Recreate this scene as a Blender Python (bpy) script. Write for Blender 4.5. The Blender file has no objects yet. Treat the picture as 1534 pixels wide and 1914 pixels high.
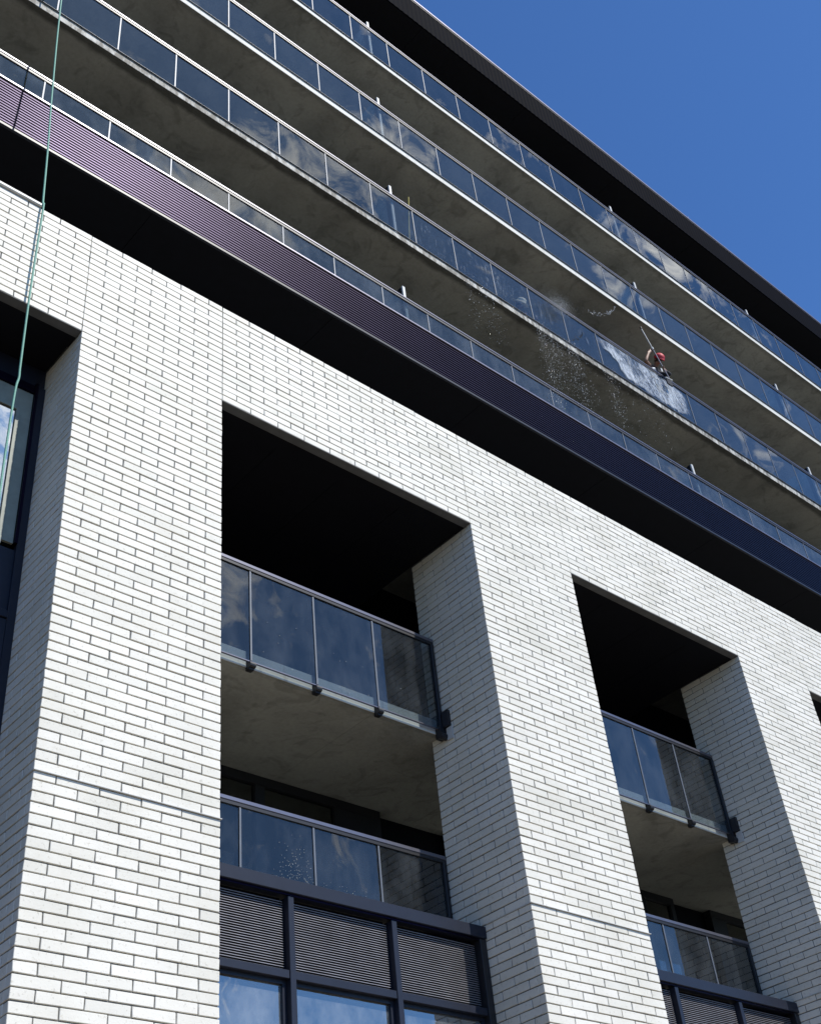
import bpy, math, random
import numpy as np
from mathutils import Vector, Matrix
random.seed(7)
rng = np.random.RandomState(7)
scn = bpy.context.scene
COL = scn.collection
R = math.radians

# ------------------------------------------------------------------ camera
cam_d = bpy.data.cameras.new('camera')
cam = bpy.data.objects.new('camera', cam_d)
COL.objects.link(cam)
cr = Vector((0.74802, -0.65713, -0.09296)); cu = Vector((-0.36242, -0.5218, 0.77226)); cf = Vector((0.55598, 0.54397, 0.62847))
M = Matrix((cr, cu, -cf)).transposed().to_4x4()
M.translation = Vector((0.0, -8.6, 1.6))
cam.matrix_world = M
cam_d.sensor_fit = 'HORIZONTAL'; cam_d.sensor_width = 36.0
cam_d.lens = 2299.9 / 1534 * 36.0
cam_d.clip_end = 3000
scn.camera = cam

# ------------------------------------------------------------------ sky, sun, exposure
SUN_EL, SUN_AZ = 50.0, 20.0          # azimuth measured from -Y towards +X
world = bpy.data.worlds.new('World'); scn.world = world; world.use_nodes = True
nt = world.node_tree; nt.nodes.clear()
def N(t, typ, **kw):
    n = t.nodes.new(typ)
    for k, v in kw.items():
        if isinstance(k, str) and hasattr(n, k): setattr(n, k, v)
    return n
wout = N(nt, 'ShaderNodeOutputWorld'); wbg = N(nt, 'ShaderNodeBackground')
sky = N(nt, 'ShaderNodeTexSky'); sky.sky_type = 'NISHITA'; sky.sun_disc = False
sky.sun_elevation = R(SUN_EL); sky.sun_rotation = R(180 - SUN_AZ)
sky.altitude = 200; sky.air_density = 1.0; sky.dust_density = 0.35; sky.ozone_density = 3.0
hs = N(nt, 'ShaderNodeHueSaturation'); hs.inputs['Saturation'].default_value = 1.0; hs.inputs['Value'].default_value = 1.0
tnt = N(nt, 'ShaderNodeMix', data_type='RGBA', blend_type='MULTIPLY'); tnt.inputs['Factor'].default_value = 1.0; tnt.inputs[7].default_value = (0.665, 1.07, 1.56, 1)
nt.links.new(sky.outputs[0], tnt.inputs[6]); nt.links.new(tnt.outputs[2], hs.inputs['Color'])
# thin wispy cirrus in the southern half of the sky (the photograph shows it mirrored in the glass)
tc = N(nt, 'ShaderNodeTexCoord')
mp = N(nt, 'ShaderNodeMapping'); mp.inputs['Scale'].default_value = (2.0, 4.6, 2.2); mp.inputs['Rotation'].default_value = (0.4, 0.3, 0.9)
nt.links.new(tc.outputs['Generated'], mp.inputs['Vector'])
n1 = N(nt, 'ShaderNodeTexNoise'); n1.inputs['Scale'].default_value = 9.0; n1.inputs['Detail'].default_value = 9; n1.inputs['Roughness'].default_value = 0.62; n1.inputs['Distortion'].default_value = 1.6
nt.links.new(mp.outputs[0], n1.inputs['Vector'])
r1_ = N(nt, 'ShaderNodeMapRange'); r1_.inputs['From Min'].default_value = 0.605; r1_.inputs['From Max'].default_value = 0.86
def dvec(az, el): return Vector((math.cos(R(el)) * math.sin(R(az)), -math.cos(R(el)) * math.cos(R(az)), math.sin(R(el))))
pn = dvec(26, 54.5).cross(dvec(66, 47)).normalized()
dt = N(nt, 'ShaderNodeVectorMath', operation='DOT_PRODUCT'); nt.links.new(tc.outputs['Generated'], dt.inputs[0]); dt.inputs[1].default_value = pn
ab = N(nt, 'ShaderNodeMath', operation='ABSOLUTE'); nt.links.new(dt.outputs['Value'], ab.inputs[0])
bd = N(nt, 'ShaderNodeMapRange'); bd.interpolation_type = 'SMOOTHSTEP'; bd.inputs['From Min'].default_value = 0.0; bd.inputs['From Max'].default_value = 0.11; bd.inputs['To Min'].default_value = 0.03; bd.inputs['To Max'].default_value = 0.0
nt.links.new(ab.outputs[0], bd.inputs['Value'])
n2 = N(nt, 'ShaderNodeTexNoise'); n2.inputs['Scale'].default_value = 5.0; nt.links.new(tc.outputs['Generated'], n2.inputs['Vector'])
n2m = N(nt, 'ShaderNodeMapRange'); n2m.inputs['From Min'].default_value = 0.38; n2m.inputs['From Max'].default_value = 0.58; nt.links.new(n2.outputs['Fac'], n2m.inputs['Value'])
bm2 = N(nt, 'ShaderNodeMath', operation='MULTIPLY'); nt.links.new(bd.outputs[0], bm2.inputs[0]); nt.links.new(n2m.outputs[0], bm2.inputs[1])
ad_ = N(nt, 'ShaderNodeMath', operation='ADD'); nt.links.new(n1.outputs['Fac'], ad_.inputs[0]); nt.links.new(bm2.outputs[0], ad_.inputs[1])
tot = ad_.outputs[0]
for az, el, wd_, amp in ((41, 55.2, 3.2, .15), (45, 53.8, 2.2, .13), (30, 54.2, 3.2, .17), (35.5, 52.8, 3.6, .18), (49, 55.5, 2.0, .16), (56.7, 54.1, 1.4, .13), (62.5, 47.6, 2.4, .18), (66, 46, 1.5, .12), (34.5, 35.8, 1.9, .15), (66.3, 38.5, 1.8, .12), (22, 44, 6, .24)):
    dd = N(nt, 'ShaderNodeVectorMath', operation='DOT_PRODUCT'); nt.links.new(tc.outputs['Generated'], dd.inputs[0]); dd.inputs[1].default_value = dvec(az, el)
    mr_ = N(nt, 'ShaderNodeMapRange'); mr_.interpolation_type = 'SMOOTHSTEP'
    mr_.inputs['From Min'].default_value = math.cos(R(wd_ * 1.35)); mr_.inputs['From Max'].default_value = 1.0; mr_.inputs['To Max'].default_value = amp
    nt.links.new(dd.outputs['Value'], mr_.inputs['Value'])
    a_ = N(nt, 'ShaderNodeMath', operation='ADD'); nt.links.new(tot, a_.inputs[0]); nt.links.new(mr_.outputs[0], a_.inputs[1]); tot = a_.outputs[0]
nt.links.new(tot, r1_.inputs['Value'])
sep = N(nt, 'ShaderNodeSeparateXYZ'); nt.links.new(tc.outputs['Generated'], sep.inputs[0])
r2_ = N(nt, 'ShaderNodeMapRange'); r2_.inputs['From Min'].default_value = 0.0; r2_.inputs['From Max'].default_value = -0.3; r2_.interpolation_type = 'SMOOTHSTEP'
nt.links.new(sep.outputs['Y'], r2_.inputs['Value'])
mm = N(nt, 'ShaderNodeMath', operation='MULTIPLY'); nt.links.new(r1_.outputs[0], mm.inputs[0]); nt.links.new(r2_.outputs[0], mm.inputs[1])
mx = N(nt, 'ShaderNodeMix', data_type='RGBA'); nt.links.new(mm.outputs[0], mx.inputs['Factor'])
nt.links.new(hs.outputs[0], mx.inputs[6]); mx.inputs[7].default_value = (16, 17, 18.5, 1)
nt.links.new(mx.outputs[2], wbg.inputs['Color'])
wbg.inputs['Strength'].default_value = 0.105
nt.links.new(wbg.outputs[0], wout.inputs[0])

sd = bpy.data.lights.new('sun', 'SUN'); sd.energy = 5.0; sd.angle = R(0.5); sd.color = (1.0, 0.958, 0.88)
sun = bpy.data.objects.new('sun', sd); COL.objects.link(sun)
S = Vector((math.cos(R(SUN_EL)) * math.sin(R(SUN_AZ)), -math.cos(R(SUN_EL)) * math.cos(R(SUN_AZ)), math.sin(R(SUN_EL))))
sun.rotation_euler = S.to_track_quat('Z', 'Y').to_euler()
sun.location = S * 60
scn.view_settings.view_transform = 'Standard'; scn.view_settings.look = 'None'
scn.view_settings.exposure = 0.0; scn.view_settings.gamma = 1.0
scn.view_settings.use_curve_mapping = False
scn.cycles.max_bounces = 10; scn.cycles.transparent_max_bounces = 24; scn.cycles.glossy_bounces = 5
scn.cycles.use_denoising = True
scn.cycles.caustics_reflective = False

# ------------------------------------------------------------------ materials
def new_mat(name):
    m = bpy.data.materials.new(name); m.use_nodes = True
    t = m.node_tree; b = t.nodes['Principled BSDF']
    return m, t, b
def noise(t, scale, detail=5, rough=0.55, vec=None, stretch=None, dist=0.0):
    n = N(t, 'ShaderNodeTexNoise'); n.inputs['Scale'].default_value = scale
    n.inputs['Detail'].default_value = detail; n.inputs['Roughness'].default_value = rough; n.inputs['Distortion'].default_value = dist
    if vec is None:
        g = N(t, 'ShaderNodeNewGeometry'); vec = g.outputs['Position']
    if stretch:
        mpn = N(t, 'ShaderNodeMapping'); mpn.inputs['Scale'].default_value = stretch
        t.links.new(vec, mpn.inputs['Vector']); vec = mpn.outputs[0]
    t.links.new(vec, n.inputs['Vector'])
    return n.outputs['Fac']
def ramp(t, src, stops):
    r = N(t, 'ShaderNodeValToRGB'); e = r.color_ramp.elements
    while len(e) < len(stops): e.new(0.5)
    for i, (p, c) in enumerate(stops):
        e[i].position = p; e[i].color = (*c, 1) if len(c) == 3 else c
    t.links.new(src, r.inputs['Fac']); return r.outputs['Color']
def mul(t, a, b, fac=1.0):
    m = N(t, 'ShaderNodeMix', data_type='RGBA', blend_type='MULTIPLY'); m.inputs['Factor'].default_value = fac
    t.links.new(a, m.inputs[6]); t.links.new(b, m.inputs[7]); return m.outputs[2]
def bump(t, b, src, strength, dist=0.01):
    bn = N(t, 'ShaderNodeBump'); bn.inputs['Strength'].default_value = strength; bn.inputs['Distance'].default_value = dist
    t.links.new(src, bn.inputs['Height']); t.links.new(bn.outputs[0], b.inputs['Normal'])
def simple(name, col, rough=0.6, metal=0.0, var=0.15, scale=6.0, bmp=0.0, spec=0.5, stint=None):
    m, t, b = new_mat(name)
    f = noise(t, scale)
    lo = tuple(c * (1 - var) for c in col); hi = tuple(min(1, c * (1 + var)) for c in col)
    t.links.new(ramp(t, f, [(0.3, lo), (0.7, hi)]), b.inputs['Base Color'])
    b.inputs['Roughness'].default_value = rough; b.inputs['Metallic'].default_value = metal
    b.inputs['Specular IOR Level'].default_value = spec
    if stint: b.inputs['Specular Tint'].default_value = (*stint, 1)
    if bmp: bump(t, b, noise(t, scale * 12), bmp, 0.004)
    return m

def brick_material():
    m, t, b = new_mat('white_brick')
    oi = N(t, 'ShaderNodeObjectInfo'); g = N(t, 'ShaderNodeNewGeometry')
    ad = N(t, 'ShaderNodeMath', operation='ADD'); t.links.new(oi.outputs['Random'], ad.inputs[0]); t.links.new(g.outputs['Random Per Island'], ad.inputs[1])
    fr = N(t, 'ShaderNodeMath', operation='FRACT'); t.links.new(ad.outputs[0], fr.inputs[0])
    base = ramp(t, fr.outputs[0], [(0.0, (0.72, 0.695, 0.615)), (0.35, (0.775, 0.745, 0.66)), (0.8, (0.80, 0.77, 0.69)), (1.0, (0.735, 0.705, 0.62))])
    blot = ramp(t, noise(t, 1.1, 6, 0.6), [(0.30, (0.86, 0.855, 0.83)), (0.6, (1, 1, 1))])
    dirt = ramp(t, noise(t, 26, 6, 0.7), [(0.33, (0.55, 0.53, 0.49)), (0.43, (1, 1, 1))])
    spk = ramp(t, noise(t, 9, 8, 0.75), [(0.31, (0.50, 0.48, 0.45)), (0.345, (1, 1, 1))])
    c = mul(t, mul(t, mul(t, base, blot), dirt, 0.6), spk, 0.7)
    t.links.new(c, b.inputs['Base Color'])
    b.inputs['Roughness'].default_value = 0.62
    bump(t, b, noise(t, 55, 5, 0.6), 0.35, 0.004)
    return m
MAT = {}
MAT['brick'] = brick_material()
MAT['mortar'] = simple('mortar', (0.17, 0.165, 0.15), 0.9, var=0.2, scale=14, bmp=0.3)

def concrete(name, base, edge_y=None, wet=False):
    m, t, b = new_mat(name)
    big = ramp(t, noise(t, 0.55, 7, 0.62, dist=0.6), [(0.30, tuple(c * 0.62 for c in base)), (0.52, base), (0.72, tuple(c * 1.2 for c in base))])
    blot = ramp(t, noise(t, 2.3, 6, 0.6, dist=1.2), [(0.36, (0.62, 0.62, 0.6)), (0.47, (1, 1, 1)), (0.75, (1.0, 1.0, 0.97))])
    fine = ramp(t, noise(t, 18, 6, 0.65), [(0.3, (0.85, 0.85, 0.84)), (0.6, (1, 1, 1))])
    c = mul(t, mul(t, big, blot, 0.62), fine)
    # irregular water staining along the drip line
    g = N(t, 'ShaderNodeNewGeometry'); sp = N(t, 'ShaderNodeSeparateXYZ'); t.links.new(g.outputs['Position'], sp.inputs[0])
    nn = noise(t, 1.6, 5, 0.6)
    a = N(t, 'ShaderNodeMath', operation='MULTIPLY_ADD'); a.inputs[1].default_value = 0.22 if wet else 0.12; t.links.new(nn, a.inputs[0]); t.links.new(sp.outputs['Y'], a.inputs[2])
    mr = N(t, 'ShaderNodeMapRange'); mr.inputs['From Min'].default_value = 1.17 if wet else 1.08; mr.inputs['From Max'].default_value = 1.24 if wet else 1.16
    mr.inputs['To Min'].default_value = 0.33 if wet else 0.72; mr.inputs['To Max'].default_value = 1.0
    t.links.new(a.outputs[0], mr.inputs['Value'])
    cb = N(t, 'ShaderNodeCombineColor'); [t.links.new(mr.outputs[0], cb.inputs[i]) for i in range(3)]
    c = mul(t, c, cb.outputs[0])
    t.links.new(c, b.inputs['Base Color']); b.inputs['Roughness'].default_value = 0.85
    bump(t, b, noise(t, 9, 6, 0.6), 0.25, 0.01)
    return m
MAT['concrete'] = concrete('concrete', (0.345, 0.350, 0.325))
MAT['concrete_wet'] = concrete('concrete_stained', (0.28, 0.284, 0.262), wet=True)
def edge_mat(name, lo, hi, th):
    m, t, b = new_mat(name)
    st = noise(t, 5, 8, 0.7, stretch=(1.6, 1, 0.5))
    st2 = noise(t, 1.0, 6, 0.65)
    c = mul(t, ramp(t, st, [(th, lo), (th + 0.16, hi)]), ramp(t, st2, [(0.3, (0.82, 0.82, 0.8)), (0.55, (1, 1, 1))]))
    t.links.new(c, b.inputs['Base Color']); b.inputs['Roughness'].default_value = 0.7
    return m
MAT['edge_white'] = edge_mat('white_edge_render', (0.40, 0.38, 0.34), (0.66, 0.65, 0.60), 0.28)
MAT['edge_dirty'] = edge_mat('dirty_edge_render', (0.13, 0.12, 0.10), (0.50, 0.49, 0.45), 0.44)
MAT['edge_dark'] = edge_mat('weathered_edge', (0.16, 0.15, 0.13), (0.38, 0.37, 0.34), 0.4)
MAT['black'] = simple('black_metal', (0.012, 0.012, 0.015), 0.45, 0.0, bmp=0.0)
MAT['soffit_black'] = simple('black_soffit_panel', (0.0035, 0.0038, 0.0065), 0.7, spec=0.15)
MAT['frame'] = simple('charcoal_frame', (0.013, 0.016, 0.028), 0.42, 0.0, var=0.1, spec=0.35)
MAT['louvre'] = simple('aubergine_metal', (0.0125, 0.0078, 0.0215), 0.37, 0.9, var=0.12, scale=1.5, spec=0.1)
MAT['louvre_grey'] = simple('grey_louvre_metal', (0.33, 0.32, 0.34), 0.5, 0.3, var=0.18, scale=5)
MAT['corrugated'] = simple('dark_corrugated_metal', (0.002, 0.0025, 0.005), 0.7, 0.0, var=0.2, scale=2, spec=0.012)
MAT['flashing'] = simple('pale_flashing', (0.20, 0.19, 0.23), 0.36, 0.6, var=0.1)
MAT['rail'] = simple('brushed_aluminium', (0.20, 0.195, 0.225), 0.34, 0.75, var=0.05)
MAT['postgrey'] = simple('grey_aluminium_post', (0.13, 0.145, 0.17), 0.5, 0.2, var=0.08)
MAT['white'] = simple('white_paint', (0.55, 0.55, 0.53), 0.5, var=0.05)
MAT['lintel'] = simple('grey_lintel', (0.10, 0.105, 0.11), 0.7, var=0.2, bmp=0.2)
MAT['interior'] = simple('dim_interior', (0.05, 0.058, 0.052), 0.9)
MAT['blind'] = simple('grey_blind', (0.50, 0.50, 0.47), 0.8)
MAT['greygreen'] = simple('grey_green_frame', (0.27, 0.285, 0.235), 0.6)
MAT['asphalt'] = simple('asphalt', (0.07, 0.07, 0.07), 0.9, scale=30, bmp=0.4)
MAT['paving'] = simple('concrete_paving', (0.28, 0.225, 0.155), 0.9, scale=8, bmp=0.2)
MAT['rope'] = simple('green_rope', (0.14, 0.33, 0.25), 0.6, var=0.15, scale=60)
MAT['red'] = simple('red_cloth', (0.55, 0.025, 0.035), 0.6)
MAT['cream'] = simple('cream_cloth', (0.66, 0.60, 0.46), 0.8)
MAT['beige'] = simple('beige_cloth', (0.55, 0.47, 0.38), 0.85)
MAT['navy'] = simple('dark_cloth', (0.02, 0.022, 0.03), 0.85)
MAT['skin'] = simple('skin', (0.30, 0.17, 0.11), 0.55, var=0.06)
MAT['glove'] = simple('white_glove', (0.7, 0.7, 0.68), 0.7)
MAT['hair'] = simple('dark_hair', (0.015, 0.012, 0.01), 0.6)
MAT['yellow'] = simple('yellow_handle', (0.55, 0.42, 0.08), 0.5)

def glass_mat(name, tint, ior=1.5, dirt=0.03, rough=0.0, boost=1.0):
    m = bpy.data.materials.new(name); m.use_nodes = True; t = m.node_tree; t.nodes.clear()
    o = N(t, 'ShaderNodeOutputMaterial'); mix = N(t, 'ShaderNodeMixShader'); tr = N(t, 'ShaderNodeBsdfTransparent'); gl = N(t, 'ShaderNodeBsdfGlossy')
    tr.inputs['Color'].default_value = (*tint, 1); gl.inputs['Color'].default_value = (1.0, 0.97, 0.90, 1); gl.inputs['Roughness'].default_value = rough
    fr = N(t, 'ShaderNodeFresnel'); fr.inputs['IOR'].default_value = ior
    sc = N(t, 'ShaderNodeMath', operation='MULTIPLY'); sc.inputs[1].default_value = boost; sc.use_clamp = True
    # on the far side of the pane Fresnel would see the inverse index: use the front factor only
    gi = N(t, 'ShaderNodeNewGeometry'); inv = N(t, 'ShaderNodeMath', operation='SUBTRACT'); inv.inputs[0].default_value = 1.0; t.links.new(gi.outputs['Backfacing'], inv.inputs[1])
    m2 = N(t, 'ShaderNodeMath', operation='MULTIPLY'); t.links.new(fr.outputs[0], sc.inputs[0]); t.links.new(sc.outputs[0], m2.inputs[0]); t.links.new(inv.outputs[0], m2.inputs[1])
    t.links.new(m2.outputs[0], mix.inputs[0]); t.links.new(tr.outputs[0], mix.inputs[1]); t.links.new(gl.outputs[0], mix.inputs[2])
    df = N(t, 'ShaderNodeBsdfDiffuse'); df.inputs['Color'].default_value = (0.6, 0.65, 0.7, 1)
    mx2 = N(t, 'ShaderNodeMixShader')
    dn = noise(t, 1.4, 8, 0.7, stretch=(1.6, 1, 0.9))
    mr = N(t, 'ShaderNodeMapRange'); mr.inputs['From Min'].default_value = 0.42; mr.inputs['From Max'].default_value = 0.8; mr.inputs['To Min'].default_value = dirt * 0.35; mr.inputs['To Max'].default_value = dirt * 3
    t.links.new(dn, mr.inputs['Value']); t.links.new(mr.outputs[0], mx2.inputs[0])
    t.links.new(mix.outputs[0], mx2.inputs[1]); t.links.new(df.outputs[0], mx2.inputs[2]); t.links.new(mx2.outputs[0], o.inputs[0])
    return m
MAT['glass'] = glass_mat('tinted_balcony_glass', (0.62, 0.66, 0.68), 1.5, 0.018, boost=1.75)
MAT['glass_misty'] = glass_mat('misted_balcony_glass', (0.62, 0.66, 0.68), 1.5, 0.035, boost=1.25)
MAT['glass_upper'] = glass_mat('tinted_upper_glass', (0.70, 0.73, 0.75), 1.5, 0.006, boost=1.3)
MAT['glass_window'] = glass_mat('window_glass', (0.55, 0.6, 0.6), 1.6, 0.004, boost=2.2)
MAT['glass_blue'] = glass_mat('coated_blue_glass', (0.4, 0.45, 0.45), 1.8, 0.10, boost=3.6)
MAT['glass_mirror'] = glass_mat('coated_window_glass', (0.3, 0.33, 0.34), 1.9, 0.06, boost=5.0)
MAT['frosted'] = glass_mat('frosted_screen_glass', (0.45, 0.6, 0.58), 1.5, 0.30, 0.2)

def film_mat(name, lo, hi, col, scale, stretch, mx_a, rot=0.0):
    m = bpy.data.materials.new(name); m.use_nodes = True; t = m.node_tree; t.nodes.clear()
    o = N(t, 'ShaderNodeOutputMaterial'); mix = N(t, 'ShaderNodeMixShader'); tr = N(t, 'ShaderNodeBsdfTransparent'); df = N(t, 'ShaderNodeBsdfDiffuse')
    df.inputs['Color'].default_value = (*col, 1)
    g_ = N(t, 'ShaderNodeNewGeometry'); rm = N(t, 'ShaderNodeMapping'); rm.inputs['Rotation'].default_value = (0, rot, 0); t.links.new(g_.outputs['Position'], rm.inputs['Vector'])
    n = noise(t, scale, 10, 0.78, vec=rm.outputs[0], stretch=stretch, dist=1.6)
    nb = noise(t, 1.7, 4, 0.6, dist=1.0); nbm = N(t, 'ShaderNodeMath', operation='MULTIPLY_ADD'); nbm.inputs[1].default_value = 0.35; nbm.inputs[2].default_value = -0.17; t.links.new(nb, nbm.inputs[0])
    nad = N(t, 'ShaderNodeMath', operation='ADD'); t.links.new(n, nad.inputs[0]); t.links.new(nbm.outputs[0], nad.inputs[1]); n = nad.outputs[0]
    mr = N(t, 'ShaderNodeMapRange'); mr.inputs['From Min'].default_value = lo; mr.inputs['From Max'].default_value = hi; mr.inputs['To Max'].default_value = mx_a
    t.links.new(n, mr.inputs['Value'])
    at = N(t, 'ShaderNodeAttribute'); at.attribute_name = 'fade'
    ml = N(t, 'ShaderNodeMath', operation='MULTIPLY'); t.links.new(mr.outputs[0], ml.inputs[0]); t.links.new(at.outputs['Fac'], ml.inputs[1])
    t.links.new(ml.outputs[0], mix.inputs[0]); t.links.new(tr.outputs[0], mix.inputs[1]); t.links.new(df.outputs[0], mix.inputs[2]); t.links.new(mix.outputs[0], o.inputs[0])
    return m
MAT['suds'] = film_mat('soap_suds', 0.42, 0.68, (0.80, 0.86, 0.93), 6.5, (3.4, 1, 0.7), 0.85, rot=0.45)
MAT['streak'] = film_mat('water_streaks', 0.56, 0.78, (0.7, 0.76, 0.82), 4.0, (4.0, 1, 0.6), 0.42)
MAT['water'] = simple('water_drop', (0.62, 0.62, 0.60), 0.15, 0.0, var=0.02)

# ------------------------------------------------------------------ mesh helpers
def mesh_from(name, V, F):
    me = bpy.data.meshes.new(name); me.from_pydata([tuple(v) for v in V], [], F); me.update(); return me
BF = [(0, 3, 2, 1), (4, 5, 6, 7), (0, 1, 5, 4), (1, 2, 6, 5), (2, 3, 7, 6), (3, 0, 4, 7)]
def box_vf(x0, x1, y0, y1, z0, z1):
    return [(x0, y0, z0), (x1, y0, z0), (x1, y1, z0), (x0, y1, z0), (x0, y0, z1), (x1, y0, z1), (x1, y1, z1), (x0, y1, z1)], BF
class MB:
    def __init__(s): s.V = []; s.F = []
    def add(s, V, F):
        o = len(s.V); s.V += list(V); s.F += [tuple(i + o for i in f) for f in F]; return s
    def box(s, x0, x1, y0, y1, z0, z1): return s.add(*box_vf(x0, x1, y0, y1, z0, z1))
    def tube(s, pts, r, n=8, cap=True):
        pts = [Vector(p) for p in pts]; rings = []
        for i, p in enumerate(pts):
            a = pts[max(i - 1, 0)]; b = pts[min(i + 1, len(pts) - 1)]; d = (b - a).normalized()
            ref = Vector((0, 1, 0)) if abs(d.y) < 0.9 else Vector((1, 0, 0))
            u = d.cross(ref).normalized(); w = d.cross(u)
            rr = r[i] if isinstance(r, (list, tuple)) else r
            rings.append([p + (u * math.cos(2 * math.pi * k / n) + w * math.sin(2 * math.pi * k / n)) * rr for k in range(n)])
        V = [v for rg in rings for v in rg]; F = []
        for i in range(len(pts) - 1):
            for k in range(n):
                F.append((i * n + k, i * n + (k + 1) % n, (i + 1) * n + (k + 1) % n, (i + 1) * n + k))
        if cap: F.append(tuple(range(n - 1, -1, -1))); F.append(tuple((len(pts) - 1) * n + k for k in range(n)))
        return s.add(V, F)
    def build(s, name, mat, parent=None, bev=0.0):
        me = mesh_from(name, s.V, s.F); me.materials.append(MAT[mat])
        return link(name, me, parent, bev)
def link(name, me, parent=None, bev=0.0):
    o = bpy.data.objects.new(name, me); COL.objects.link(o)
    if parent is not None: o.parent = parent
    if bev:
        m = o.modifiers.new('bevel', 'BEVEL'); m.width = bev; m.segments = 1; m.limit_method = 'ANGLE'
    return o
def tag(o, label=None, cat=None, group=None, kind=None):
    if label: o['label'] = label
    if cat: o['category'] = cat
    if group: o['group'] = group
    if kind: o['kind'] = kind
    return o
def thing(name, label, cat, group=None, loc=None):
    o = bpy.data.objects.new(name, None); COL.objects.link(o); o.empty_display_size = 0.2
    tag(o, label, cat, group); return o
def box(name, x0, x1, y0, y1, z0, z1, mat, parent=None, bev=0.0):
    """a box whose origin sits at its centre"""
    cx, cy, cz = (x0 + x1) / 2, (y0 + y1) / 2, (z0 + z1) / 2
    o = MB().box(x0 - cx, x1 - cx, y0 - cy, y1 - cy, z0 - cz, z1 - cz).build(name, mat, parent, bev)
    o.location = (cx, cy, cz); return o

def under(o, part):
    o.parent = part; o.matrix_parent_inverse = Matrix.Translation(-Vector(part.location)); return o

# chamfered brick, shared by (length, height, depth, variant)
def cham_vf(lx, ly, lz, c, jit=0.0, seed=0):
    rr = random.Random(seed); V = []; idx = {}
    hx, hy, hz = lx / 2, ly / 2, lz / 2
    for sx in (-1, 1):
        for sy in (-1, 1):
            for sz in (-1, 1):
                j = [rr.uniform(-jit, jit) for _ in range(3)]
                for ax in range(3):
                    p = [sx * (hx - c), sy * (hy - c), sz * (hz - c)]
                    p[ax] = (sx, sy, sz)[ax] * (hx, hy, hz)[ax]
                    idx[(sx, sy, sz, ax)] = len(V); V.append((p[0] + j[0], p[1] + j[1] * 0.4, p[2] + j[2]))
    F = []
    def q(l): F.append(tuple(idx[k] for k in l))
    for s in (-1, 1):
        a = [(s, -1, -1, 0), (s, 1, -1, 0), (s, 1, 1, 0), (s, -1, 1, 0)]; q(a if s > 0 else a[::-1])
        a = [(-1, s, -1, 1), (-1, s, 1, 1), (1, s, 1, 1), (1, s, -1, 1)]; q(a if s > 0 else a[::-1])
        a = [(-1, -1, s, 2), (1, -1, s, 2), (1, 1, s, 2), (-1, 1, s, 2)]; q(a if s > 0 else a[::-1])
    for s1 in (-1, 1):
        for s2 in (-1, 1):
            a = [(s1, s2, -1, 0), (s1, s2, 1, 0), (s1, s2, 1, 1), (s1, s2, -1, 1)]; q(a if s1 * s2 < 0 else a[::-1])
            a = [(s1, -1, s2, 0), (s1, 1, s2, 0), (s1, 1, s2, 2), (s1, -1, s2, 2)]; q(a if s1 * s2 > 0 else a[::-1])
            a = [(-1, s1, s2, 1), (1, s1, s2, 1), (1, s1, s2, 2), (-1, s1, s2, 2)]; q(a if s1 * s2 < 0 else a[::-1])
    for sx in (-1, 1):
        for sy in (-1, 1):
            for sz in (-1, 1):
                a = [(sx, sy, sz, 0), (sx, sy, sz, 1), (sx, sy, sz, 2)]; q(a if sx * sy * sz > 0 else a[::-1])
    return V, F
_bm = {}
def brick_mesh(lx, ly, lz, v):
    k = (round(lx, 3), round(ly, 3), round(lz, 3), v)
    if k not in _bm:
        V, F = cham_vf(lx, ly, lz, 0.0038, 0.0024, v + 10)
        me = mesh_from('brick', V, F); me.materials.append(MAT['brick']); _bm[k] = me
    return _bm[k]
CAMP = np.array([0.0, -8.6, 1.6])
def place_bricks(parent, bricks, limit=300):
    """bricks: list of (cx,cy,cz,lx,ly,lz,priority). The nearest `limit` become objects, the others one joined part."""
    order = sorted(range(len(bricks)), key=lambda i: (bricks[i][6], np.linalg.norm(np.array(bricks[i][:3]) - CAMP)))
    rest = MB()
    for n, i in enumerate(order):
        cx, cy, cz, lx, ly, lz, pr = bricks[i]
        dy = rng.uniform(-0.0022, 0.0022); cz += rng.uniform(-0.0013, 0.0013)
        if n < limit and pr == 0:
            o = bpy.data.objects.new('brick', brick_mesh(lx, ly, lz, rng.randint(9)))
            o.location = (cx, cy + (dy if ly < lx else 0), cz); COL.objects.link(o); o.parent = parent
        else:
            V, F = cham_vf(lx, ly, lz, 0.0038, 0.0024, rng.randint(5) + 10)
            rest.add([(v[0] + cx, v[1] + cy + (dy if ly < lx else 0), v[2] + cz) for v in V], F)
    if rest.V:
        o = rest.build('brick_courses', 'brick', parent); o['kind'] = 'stuff'

# ------------------------------------------------------------------ ground
bm_ = MB().box(-600, 600, -600, 600, -0.3, 0.0)
tag(bm_.build('ground', 'asphalt'), kind='structure')
tag(MB().box(-60, 90, -12.0, 3.0, 0.002, 0.12).build('pavement', 'paving'), kind='structure')

# ------------------------------------------------------------------ brick podium
J = 0.0118
Z_BJ, Z_LINT, Z_TOP = 6.585, 11.87, 13.505
C1 = (Z_LINT - Z_BJ) / 54.0
C2 = (Z_TOP - Z_LINT) / 17.0
rows = []                                    # (z0, z1) of each course, bottom to top, joint included below
z = Z_BJ - 0.002 - 0.080
low = [(z, Z_BJ - 0.002)]
for i in range(26):
    low.append((z - C1, z)); z -= C1
Z_BOT = z
rows = list(reversed(low)) + [(Z_BJ + i * C1, Z_BJ + (i + 1) * C1) for i in range(54)] + [(Z_LINT + i * C2, Z_LINT + (i + 1) * C2) for i in range(17)]
NLOW = len(low)
PIERS = [(-4.0, 0.03, 10, 0), (4.058, 5.885, 4.5, 0), (9.916, 11.924, 5, 1), (15.95, 17.97, 5, 0), (21.99, 24.0, 5, 1)]
DEPTH = 1.21
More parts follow.
